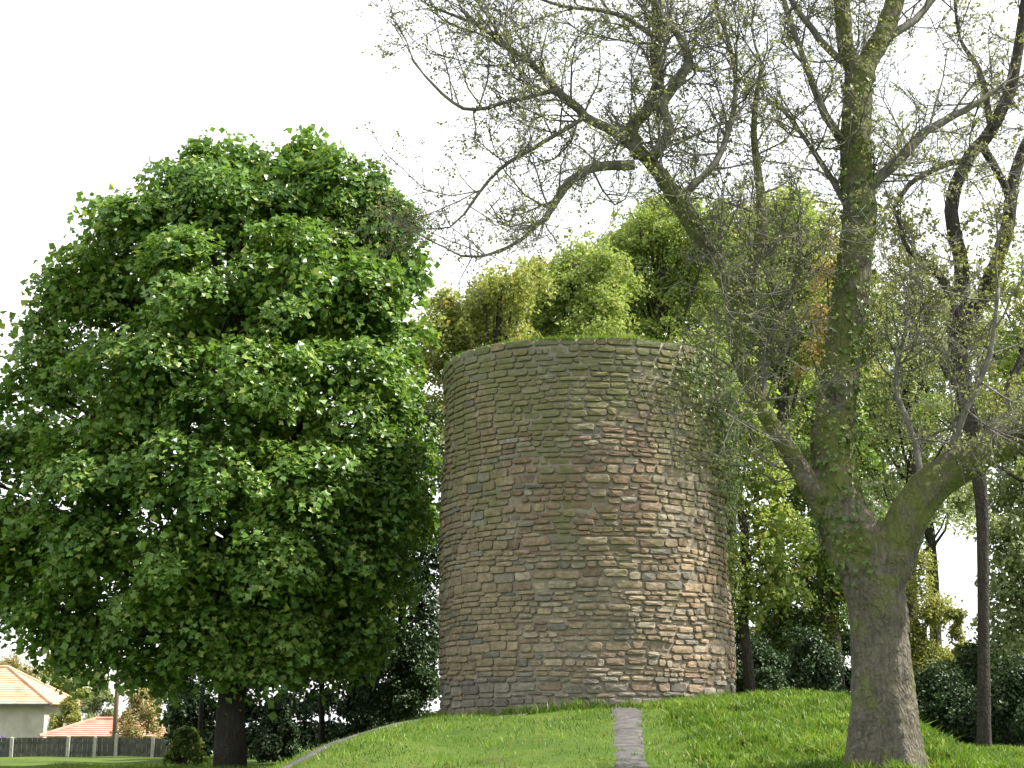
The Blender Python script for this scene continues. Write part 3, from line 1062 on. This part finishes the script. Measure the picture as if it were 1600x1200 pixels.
G1 = 'young trees behind the tower'
px_tree('hazel_tree', 'olive leaved tree peeping over the left end of the tower top', 32, 735,
        [(690, 505, 42), (735, 485, 50), (775, 465, 45), (715, 545, 50), (790, 520, 55), (680, 570, 40), (740, 600, 70), (800, 600, 70), (668, 640, 40), (730, 700, 70), (820, 700, 80), (760, 450, 30), (805, 445, 38), (830, 430, 30), (700, 470, 26), (660, 520, 30)],
        'leaf_olive', group=G1)
px_tree('alder_tree', 'green tree rising behind the middle of the tower top', 35, 875,
        [(850, 455, 50), (900, 430, 48), (930, 470, 55), (860, 520, 60), (930, 540, 60), (880, 600, 70), (820, 480, 40), (960, 600, 70), (900, 690, 80), (880, 405, 28), (945, 415, 38), (965, 440, 45), (905, 400, 24), (810, 540, 50)],
        'leaf_fresh', group=G1, seed=3)
px_tree('lime_tree', 'tall pale green tree behind the tower, under the long bare limb', 37, 1040,
        [(1000, 390, 50), (1045, 360, 48), (1085, 395, 52), (985, 450, 55), (1050, 460, 65), (1110, 470, 60), (1000, 540, 65), (1080, 560, 70), (1130, 570, 60), (1050, 650, 80), (1000, 350, 28), (955, 410, 35), (1120, 350, 40), (1020, 330, 24), (1070, 330, 26), (975, 375, 26)],
        'leaf_fresh', group=G1, seed=5)
px_tree('willow_tree', 'bright yellow green tree between the tower and the mossy stem', 34, 1215,
        [(1225, 325, 38), (1255, 345, 40), (1205, 385, 50), (1260, 420, 55), (1165, 440, 45), (1215, 480, 60), (1270, 510, 55), (1165, 540, 60), (1230, 580, 65), (1280, 620, 55), (1160, 630, 60), (1240, 300, 24), (1220, 680, 70)],
        'leaf_fresh', group=G1, seed=9)
px_tree('cherry_tree', 'copper tinted tree just left of the mossy stem', 32.5, 1297,
        [(1292, 420, 34), (1310, 460, 38), (1285, 490, 36), (1300, 540, 40), (1320, 400, 28), (1270, 560, 34)], 'leaf_copper', dens=0.6, per=45, group=G1, seed=13)
px_tree('elder_tree', 'leafy mid green tree filling the gap right of the tower', 25.8, 1175,
        [(1128, 600, 26), (1122, 660, 24), (1135, 560, 30), (1150, 620, 45), (1175, 660, 55), (1130, 700, 50), (1190, 740, 60), (1140, 780, 55), (1200, 820, 60), (1150, 860, 55), (1205, 900, 60), (1160, 940, 55), (1120, 580, 36), (1105, 540, 30)],
        'leaf_fresh', group=G1, seed=17, csize=0.36, dens=0.8, dd=0.5)
px_tree('field_maple_tree', 'bushy green tree behind the fork of the mossy trunk', 30.5, 1275,
        [(1255, 720, 55), (1300, 760, 55), (1240, 800, 60), (1290, 840, 60), (1250, 890, 60), (1310, 910, 55), (1270, 960, 60), (1330, 700, 45), (1345, 800, 45), (1350, 880, 40)],
        'leaf_mid', seed=29, csize=0.38)
px_tree('rowan_tree', 'grey green see through tree between the two right hand stems', 37, 1420,
        [(1470, 480, 40), (1430, 430, 40), (1360, 640, 40), (1500, 640, 40), (1480, 800, 40), (1400, 520, 50), (1440, 560, 50), (1390, 600, 50), (1445, 640, 50), (1400, 690, 50), (1460, 720, 45), (1380, 760, 40), (1430, 780, 45), (1385, 470, 35)],
        'leaf_grey', dens=0.7, per=40, seed=19, inner=0.05)
px_tree('poplar_tree', 'pale grey green hazy tree far behind the fork, between mossy stem and right edge', 43, 1470,
        [(1370, 560, 50), (1420, 600, 55), (1480, 560, 55), (1530, 620, 55), (1380, 660, 55), (1450, 680, 60), (1520, 700, 50), (1370, 740, 50), (1430, 760, 55), (1500, 770, 45), (1400, 830, 50), (1450, 500, 45), (1540, 520, 45), (1590, 560, 50), (1600, 650, 55), (1390, 490, 36)],
        'leaf_grey', dens=0.85, per=45, leaf=0.17, seed=61, inner=0.1)
px_tree('aspen_tree', 'fresh green tree behind the long bare limb, right of the tower top', 40, 1130,
        [(1130, 390, 45), (1165, 360, 40), (1115, 450, 55), (1170, 500, 60), (1130, 560, 60), (1185, 430, 50), (1180, 610, 60), (1240, 650, 60), (1290, 600, 50), (1100, 400, 45), (1310, 690, 50)],
        'leaf_fresh', group=G1, seed=67)
px_tree('sallow_tree', 'pale yellow green tree filling between the middle and tall trees behind the tower', 41, 960,
        [(930, 410, 42), (975, 380, 42), (890, 440, 50), (1010, 360, 42), (840, 450, 45), (960, 460, 60), (1040, 400, 55), (780, 480, 45), (880, 520, 65), (1000, 520, 70), (1080, 440, 60), (730, 510, 45), (820, 560, 65), (1100, 340, 36), (1060, 325, 28), (950, 620, 80)],
        'leaf_fresh', group=G1, seed=71, leaf=0.16)
px_tree('hornbeam_tree', 'soft light green tree spanning behind the mossy stem', 42, 1300,
        [(1180, 350, 45), (1230, 330, 42), (1280, 360, 48), (1210, 420, 60), (1270, 450, 60), (1330, 440, 50), (1240, 520, 65), (1310, 530, 60), (1360, 520, 50), (1200, 600, 65), (1290, 620, 65), (1360, 610, 55), (1250, 700, 65), (1340, 700, 60), (1400, 640, 50)],
        'leaf_olive', group=G1, seed=73, leaf=0.16)
px_tree('hawthorn_tree', 'dull green tree at the right edge behind the dark slender stem', 29, 1600,
        [(1565, 760, 34), (1572, 830, 36), (1568, 900, 34), (1565, 960, 36), (1590, 720, 50), (1620, 680, 60), (1580, 790, 45), (1640, 780, 70), (1590, 860, 50), (1650, 880, 70), (1585, 930, 45), (1600, 990, 55), (1680, 980, 80)],
        'leaf_grey', seed=23)
px_tree('beech_tree', 'yellow green tree spreading in from the right edge above the thick limb', 26, 1660,
        [(1560, 460, 45), (1590, 520, 50), (1555, 560, 45), (1600, 600, 50), (1540, 630, 38), (1640, 450, 70), (1660, 560, 80), (1600, 410, 36), (1680, 680, 80), (1500, 470, 30), (1450, 640, 30)],
        'leaf_fresh', dens=0.6, per=50, seed=41, inner=0.05)
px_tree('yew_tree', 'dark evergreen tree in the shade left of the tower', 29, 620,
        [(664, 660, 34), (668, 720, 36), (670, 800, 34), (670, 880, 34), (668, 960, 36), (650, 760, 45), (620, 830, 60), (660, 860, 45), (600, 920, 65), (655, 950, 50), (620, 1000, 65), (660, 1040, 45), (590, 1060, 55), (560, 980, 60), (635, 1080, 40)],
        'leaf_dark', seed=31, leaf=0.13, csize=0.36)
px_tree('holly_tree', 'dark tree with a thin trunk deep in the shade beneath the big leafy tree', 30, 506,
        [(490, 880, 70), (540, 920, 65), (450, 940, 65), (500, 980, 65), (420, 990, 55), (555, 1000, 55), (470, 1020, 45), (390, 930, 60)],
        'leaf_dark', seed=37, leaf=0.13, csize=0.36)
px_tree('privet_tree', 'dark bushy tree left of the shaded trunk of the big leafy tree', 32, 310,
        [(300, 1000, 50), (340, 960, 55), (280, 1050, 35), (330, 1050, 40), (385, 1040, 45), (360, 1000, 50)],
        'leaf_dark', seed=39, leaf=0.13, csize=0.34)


def shrub(name, label, u, top, width, D, lmat, nclu=70, per=60, leaf=0.11, base_v=None, group=None, seed=0, cone=False, zoff=0.0):
    rr = np.random.default_rng(seed + int(abs(u)) + 77)
    D = D * K
    b_ = gp(u, D)
    tp = at(u, top, D)
    H = max(0.4, tp[2] - b_[2])
    half = width / 2 * pxm(top, D)
    lobes = []
    for i in range(8):
        f = (i + 0.3) / 8
        w = (1 - f * 0.85) if cone else math.sqrt(max(0.05, 1 - f * f))
        r = max(0.12, half * (0.42 if not cone else 0.5 * (1 - 0.7 * f)))
        an_ = i * 2.4 + rr.uniform(-.4, .4)
        ro = max(0, half * w - r)
        zc = b_[2] + r * 0.5 + (H - r * 1.4) * f
        lobes.append((np.array([b_[0] + math.cos(an_) * ro, D + math.sin(an_) * ro, zc]), r))
    root = empty(name, b_)
    tag(root, label, 'shrub', group)
    st = MB()
    for c, r in lobes:
        st.tube(wiggle(b_ - np.array([0, 0, .1]), c, 5, 0.03), np.linspace(0.03, 0.008, 5), 5)
    st.build('stem', M['bark_dark'], root, True)
    P, D_, _ = clusters(lobes, int(nclu * 1.6), 0.9, (0.3, 1.05))
    V, T = foliage(P, D_, per, half * 0.22, leaf, thick=0.35, spread=0.7)
    mesh_np('foliage', V, T, None, M[lmat], root)
    return root


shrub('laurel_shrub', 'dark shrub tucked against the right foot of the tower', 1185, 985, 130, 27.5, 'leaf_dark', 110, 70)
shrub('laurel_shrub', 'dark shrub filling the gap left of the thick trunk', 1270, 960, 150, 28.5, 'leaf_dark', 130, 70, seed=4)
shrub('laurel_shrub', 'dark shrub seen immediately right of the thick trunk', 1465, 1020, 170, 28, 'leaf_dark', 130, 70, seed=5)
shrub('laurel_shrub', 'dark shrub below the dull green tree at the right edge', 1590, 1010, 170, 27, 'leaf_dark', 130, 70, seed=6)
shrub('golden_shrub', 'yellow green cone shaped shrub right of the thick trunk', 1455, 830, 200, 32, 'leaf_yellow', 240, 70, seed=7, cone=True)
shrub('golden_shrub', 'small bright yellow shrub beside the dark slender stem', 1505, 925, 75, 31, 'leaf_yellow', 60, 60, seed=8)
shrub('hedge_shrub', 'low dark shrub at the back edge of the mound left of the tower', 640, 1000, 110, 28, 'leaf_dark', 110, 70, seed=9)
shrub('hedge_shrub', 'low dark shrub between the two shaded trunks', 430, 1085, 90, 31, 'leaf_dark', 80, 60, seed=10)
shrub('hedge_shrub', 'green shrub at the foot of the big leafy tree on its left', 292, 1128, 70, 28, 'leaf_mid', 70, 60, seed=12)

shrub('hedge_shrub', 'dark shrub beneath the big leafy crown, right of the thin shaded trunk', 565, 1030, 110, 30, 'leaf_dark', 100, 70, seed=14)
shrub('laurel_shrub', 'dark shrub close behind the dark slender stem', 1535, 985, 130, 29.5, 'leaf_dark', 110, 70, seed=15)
shrub('laurel_shrub', 'green shrub showing above the dark shrubs left of the thick trunk', 1225, 900, 150, 31, 'leaf_mid', 120, 70, seed=16)



def hedge(name, label, pts, D, lmat, seed):
    """Long overgrown hedge; pts are (column, top row)."""
    rr = np.random.default_rng(seed)
    D = D * K
    us = np.arange(pts[0][0], pts[-1][0], 26)
    lobes = []
    for u in us:
        v = np.interp(u, [p[0] for p in pts], [p[1] for p in pts]) + rr.normal(0, 9)
        g, t_ = gp(u, D), at(u, v, D)
        for f in (0.2, 0.5, 0.8):
            r = rr.uniform(0.45, 0.65)
            lobes.append((np.array([g[0] + rr.normal(0, .12), D + rr.normal(0, .3), g[2] + (t_[2] - g[2] - r * 0.6) * f + r * 0.25]), r))
    root = empty(name, gp((us[0] + us[-1]) / 2, D))
    tag(root, label, 'hedge')
    st = MB()
    for c, r in lobes[::3]:
        g = np.array([c[0], c[1], float(ground_z(c[0], c[1])) - .1])
        st.tube(wiggle(g, c + np.array([0, 0, 1.0]), 5, 0.03), np.linspace(0.05, 0.015, 5), 5)
    st.build('stem', M['bark_dark'], root, True)
    P, D_, _ = clusters(lobes, len(lobes) * 15, 0.9, (0.3, 1.05))
    V, T = foliage(P, D_, 50, 0.32, 0.175, thick=0.4, spread=0.7)
    mesh_np('foliage', V, T, None, M[lmat], root)
    return root


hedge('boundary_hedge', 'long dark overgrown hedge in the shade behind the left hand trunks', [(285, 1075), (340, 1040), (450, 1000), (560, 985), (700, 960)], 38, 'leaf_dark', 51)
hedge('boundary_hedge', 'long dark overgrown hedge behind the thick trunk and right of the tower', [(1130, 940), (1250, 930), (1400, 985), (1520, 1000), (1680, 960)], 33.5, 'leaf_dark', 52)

# ------------------------------------------------------------------ houses, fence and garden at far left
def wall_box(mb, x0, x1, y0, y1, z0, z1):
    mb.box(x0, x1, y0, y1, z0, z1)


def hip_roof(root, x0, x1, y0, y1, ze, rise, mat, courses=14, ridge_in=None, name='roof'):
    """Hipped roof laid in stepped tile courses."""
    mb = MB()
    w, d = x1 - x0, y1 - y0
    run = min(w, d) / 2
    for i in range(courses):
        f0, f1 = i / courses, (i + 1) / courses
        lift = 0.035
        a = [(x0 + run * f0, y0 + run * f0), (x1 - run * f0, y0 + run * f0), (x1 - run * f0, y1 - run * f0), (x0 + run * f0, y1 - run * f0)]
        c = [(x0 + run * f1, y0 + run * f1), (x1 - run * f1, y0 + run * f1), (x1 - run * f1, y1 - run * f1), (x0 + run * f1, y1 - run * f1)]
        z0_, z1_ = ze + rise * f0, ze + rise * f1
        V = [(*p, z0_) for p in a] + [(*p, z0_ + lift) for p in a] + [(*p, z1_ + 0.004) for p in c]
        Q = [(q, (q + 1) % 4, 4 + (q + 1) % 4, 4 + q) for q in range(4)] + [(4 + q, 4 + (q + 1) % 4, 8 + (q + 1) % 4, 8 + q) for q in range(4)]
        mb.add(V, Q=Q)
    # rounded hip tiles
    rz = ze + rise
    for (ax, ay), (bx, by) in (((x0, y0), (x0 + run, y0 + run)), ((x1, y0), (x1 - run, y0 + run)), ((x1, y1), (x1 - run, y1 - run)), ((x0, y1), (x0 + run, y1 - run))):
        mb.tube(np.array([(ax, ay, ze + .03), ((ax + bx) / 2, (ay + by) / 2, ze + rise / 2 + .04), (bx, by, rz + .04)]), [0.09, 0.09, 0.09], 6)
    if w > d:
        mb.tube(np.array([(x0 + run, (y0 + y1) / 2, rz + .03), ((x0 + x1) / 2, (y0 + y1) / 2, rz + .03), (x1 - run, (y0 + y1) / 2, rz + .03)]), [.1, .1, .1], 6)
    return mb.build(name, mat, root)


def window(root, x, y, z, w, h):
    f = MB()
    for a in (x - w / 2, x - 0.03, x + w / 2 - 0.06):
        f.box(a, a + 0.06, y - 0.05, y + 0.03, z, z + h)
    f.box(x - w / 2 + .06, x + w / 2 - .06, y - 0.045, y + 0.03, z, z + 0.06)
    f.box(x - w / 2 + .06, x + w / 2 - .06, y - 0.045, y + 0.03, z + h - 0.06, z + h)
    o = f.build('window', M['frame'], root)
    g = MB()
    g.box(x - w / 2 + .05, x + w / 2 - .05, y - 0.02, y + 0.01, z + .05, z + h - .05)
    g.build('pane', M['glass'], o)
    s = MB()
    s.box(x - w / 2 - .08, x + w / 2 + .08, y - 0.12, y - 0.052, z - 0.07, z - 0.004)
    s.build('sill', M['white_wall'], o)


DH = 52.0 * K
pe = at(80, 1100, DH)
hx1 = pe[0]
zg = float(ground_z(-25, DH))
hz = pe[2]
hw = 9.5
house = empty('bungalow', (hx1 - hw / 2, DH + 3.5, zg))
tag(house, 'pale bungalow with an orange tiled hipped roof at the far left edge', 'house')
wb = MB()
wb.box(hx1 - hw + .4, hx1 - .45, DH + .45, DH + 6.6, zg - .3, hz - .02)
wb.build('wall', M['render'], house)
hip_roof(house, hx1 - hw, hx1, DH, DH + 7.0, hz, 2.0, M['tile'], 16)
gt = MB()
gt.box(hx1 - hw, hx1, DH - .1, DH - .005, hz - .1, hz - .005)
gt.build('gutter', M['gutter'], house)
window(house, hx1 - 6.6, DH + .44, zg + 0.95, 1.5, 1.2)
dr = MB()
dr.box(hx1 - 5.0, hx1 - 4.1, DH + .40, DH + .43, zg, zg + 2.0)
dr.build('door', M['pole'], house)

DS = 46.0 * K
s0, s1 = at(62, 1151, DS), at(292, 1151, DS)
zg = float(ground_z(-16, DS))
shed = empty('garage', ((s0[0] + s1[0]) / 2, DS + 1.8, zg))
tag(shed, 'low garage with a shallow red tiled roof behind the garden fence', 'garage')
wb = MB()
wb.box(s0[0] + .25, s1[0] - .25, DS + .25, DS + 3.6, zg - .3, s0[2] - .01)
wb.build('wall', M['render'], shed)
hip_roof(shed, s0[0], s1[0], DS, DS + 4.0, s0[2], 0.78, M['tile_red'], 9)
dr = MB()
for i in range(3):
    dr.box(s0[0] + 1.2, s0[0] + 3.4, DS + .2 + 0.004 * (i % 2), DS + .24, zg + i * .24, zg + i * .24 + .225)
dr.build('door', M['white_wall'], shed)

DW = 50.0 * K
w0, w1 = at(268, 1135, DW), at(322, 1092, DW)
zg = float(ground_z(-15, DW))
an_ = empty('outhouse', ((w0[0] + w1[0]) / 2, DW + 1.2, zg))
tag(an_, 'small white walled outhouse with a sloping roof beside the red roof', 'outhouse')
wb = MB()
xa, xb = w0[0], w1[0]
zl, zh = at(268, 1104, DW)[2], at(322, 1092, DW)[2]
V = [(xa, DW, zg - .2), (xb, DW, zg - .2), (xb, DW, zh), (xa, DW, zl), (xa, DW + 2.5, zg - .2), (xb, DW + 2.5, zg - .2), (xb, DW + 2.5, zh), (xa, DW + 2.5, zl)]
wb.add(V, Q=[(0, 1, 2, 3), (1, 5, 6, 2), (5, 4, 7, 6), (4, 0, 3, 7)])
wb.build('wall', M['white_wall'], an_)
rf = MB()
V = [(xa - .15, DW - .15, zl), (xb + .15, DW - .15, zh + .06), (xb + .15, DW + 2.65, zh + .06), (xa - .15, DW + 2.65, zl)]
V = V + [(a, b_, c + .09) for a, b_, c in V]
rf.add(V, Q=[(3, 2, 1, 0), (4, 5, 6, 7), (0, 1, 5, 4), (1, 2, 6, 5), (2, 3, 7, 6), (3, 0, 4, 7)])
rf.build('roof', M['white_wall'], an_)

# fence: each board and post is a piece of its own
DF = 40.0 * K
fx0, fx1 = at(-60, 1150, DF)[0], at(268, 1150, DF)[0]
fz = lambda x: float(ground_z(x, DF))
ft = at(100, 1153, DF)[2]
fence = empty('garden_fence', ((fx0 + fx1) / 2, DF, fz((fx0 + fx1) / 2)))
tag(fence, 'dark weathered board fence in front of the red roofed garage', 'fence')
xx = fx0
r_ = random.Random(2)
while xx < fx1:
    w = r_.uniform(0.17, 0.2)
    bd = MB()
    t = r_.uniform(-.02, .02)
    y0_ = DF + r_.uniform(-.006, .006)
    bd.box(xx, xx + w, y0_, y0_ + .022, fz(xx) + .02, ft + t)
    bd.build('board', M['fence'], fence)
    xx += w + 0.014
for zz_ in (0.25, 0.75):
    rl = MB()
    z_ = fz(-17) + (ft - fz(-17)) * zz_
    rl.box(fx0, fx1, DF + .03, DF + .09, z_ - .04, z_ + .04)
    rl.build('rail', M['fence'], fence)
for u, hh_ in ((20, 0), (108, .05), (150, .03), (183, .14), (240, .04), (268, .05)):
    p = at(u, 1150, DF)
    ps = MB()
    ps.box(p[0] - .06, p[0] + .06, DF - .13, DF - .012, fz(p[0]) - .2, ft + hh_)
    ps.add([(p[0] - .06, DF - .13, ft + hh_), (p[0] + .06, DF - .13, ft + hh_), (p[0] + .06, DF - .012, ft + hh_), (p[0] - .06, DF - .012, ft + hh_), (p[0], DF - .07, ft + hh_ + .05)],
           T=[(0, 1, 4), (1, 2, 4), (2, 3, 4), (3, 0, 4)])
    ps.build('post', M['post'], fence)

# wooden pole
DP = 43.0 * K
pb, pt = at(177, 1180, DP), at(178, 985, DP)
pole = empty('wooden_pole', (pb[0], DP, fz(pb[0])))
tag(pole, 'thin brown wooden pole standing behind the garden fence', 'pole')
m_ = MB()
m_.tube(np.array([(pb[0], DP, fz(pb[0]) - .3), (pb[0] + .01, DP, 3.2), (pb[0] + .02, DP, pt[2])]), [.11, .10, .085], 10)
m_.build('pole_shaft', M['pole'], pole, True)
m_ = MB()
m_.box(pb[0] - .55, pb[0] + .58, DP - .17, DP - .09, pt[2] - .5, pt[2] - .4)
m_.build('crossarm', M['pole'], pole)

shrub('garden_shrub', 'round tan coloured shrub right of the wooden pole', 215, 1060, 96, 44.5, 'leaf_tan', 90, 60, .12, seed=1)
shrub('garden_shrub', 'tall pale olive shrub left of the wooden pole', 152, 1035, 74, 53, 'leaf_grey', 90, 60, .14, seed=2)
shrub('garden_shrub', 'bright lime green shrub beside the orange roofed bungalow', 104, 1078, 66, 49, 'leaf_yellow', 80, 60, .13, seed=3)
shrub('lilac_shrub', 'low lilac flowered shrub at the left end of the fence', 2, 1147, 55, 41.5, 'lilac', 45, 50, .1, seed=4)
G2 = 'far trees beyond the bungalow'
px_tree('oak_tree', 'brownish olive far tree above the bungalow roof', 72, 40, [(40, 1055, 22), (62, 1075, 22), (20, 1040, 22), (75, 1095, 18), (30, 1080, 22)], 'leaf_tan', per=40, leaf=.22, group=G2, dens=0.9)
px_tree('oak_tree', 'olive far tree behind the lime green shrub', 70, 100, [(85, 1050, 24), (110, 1065, 24), (95, 1085, 25), (130, 1085, 22)], 'leaf_olive', per=40, leaf=.22, group=G2, seed=2)
px_tree('oak_tree', 'green far tree seen under the big leafy crown', 68, 250, [(200, 1045, 26), (235, 1040, 26), (265, 1060, 26), (240, 1085, 28), (290, 1085, 26)], 'leaf_mid', per=40, leaf=.22, group=G2, seed=4)
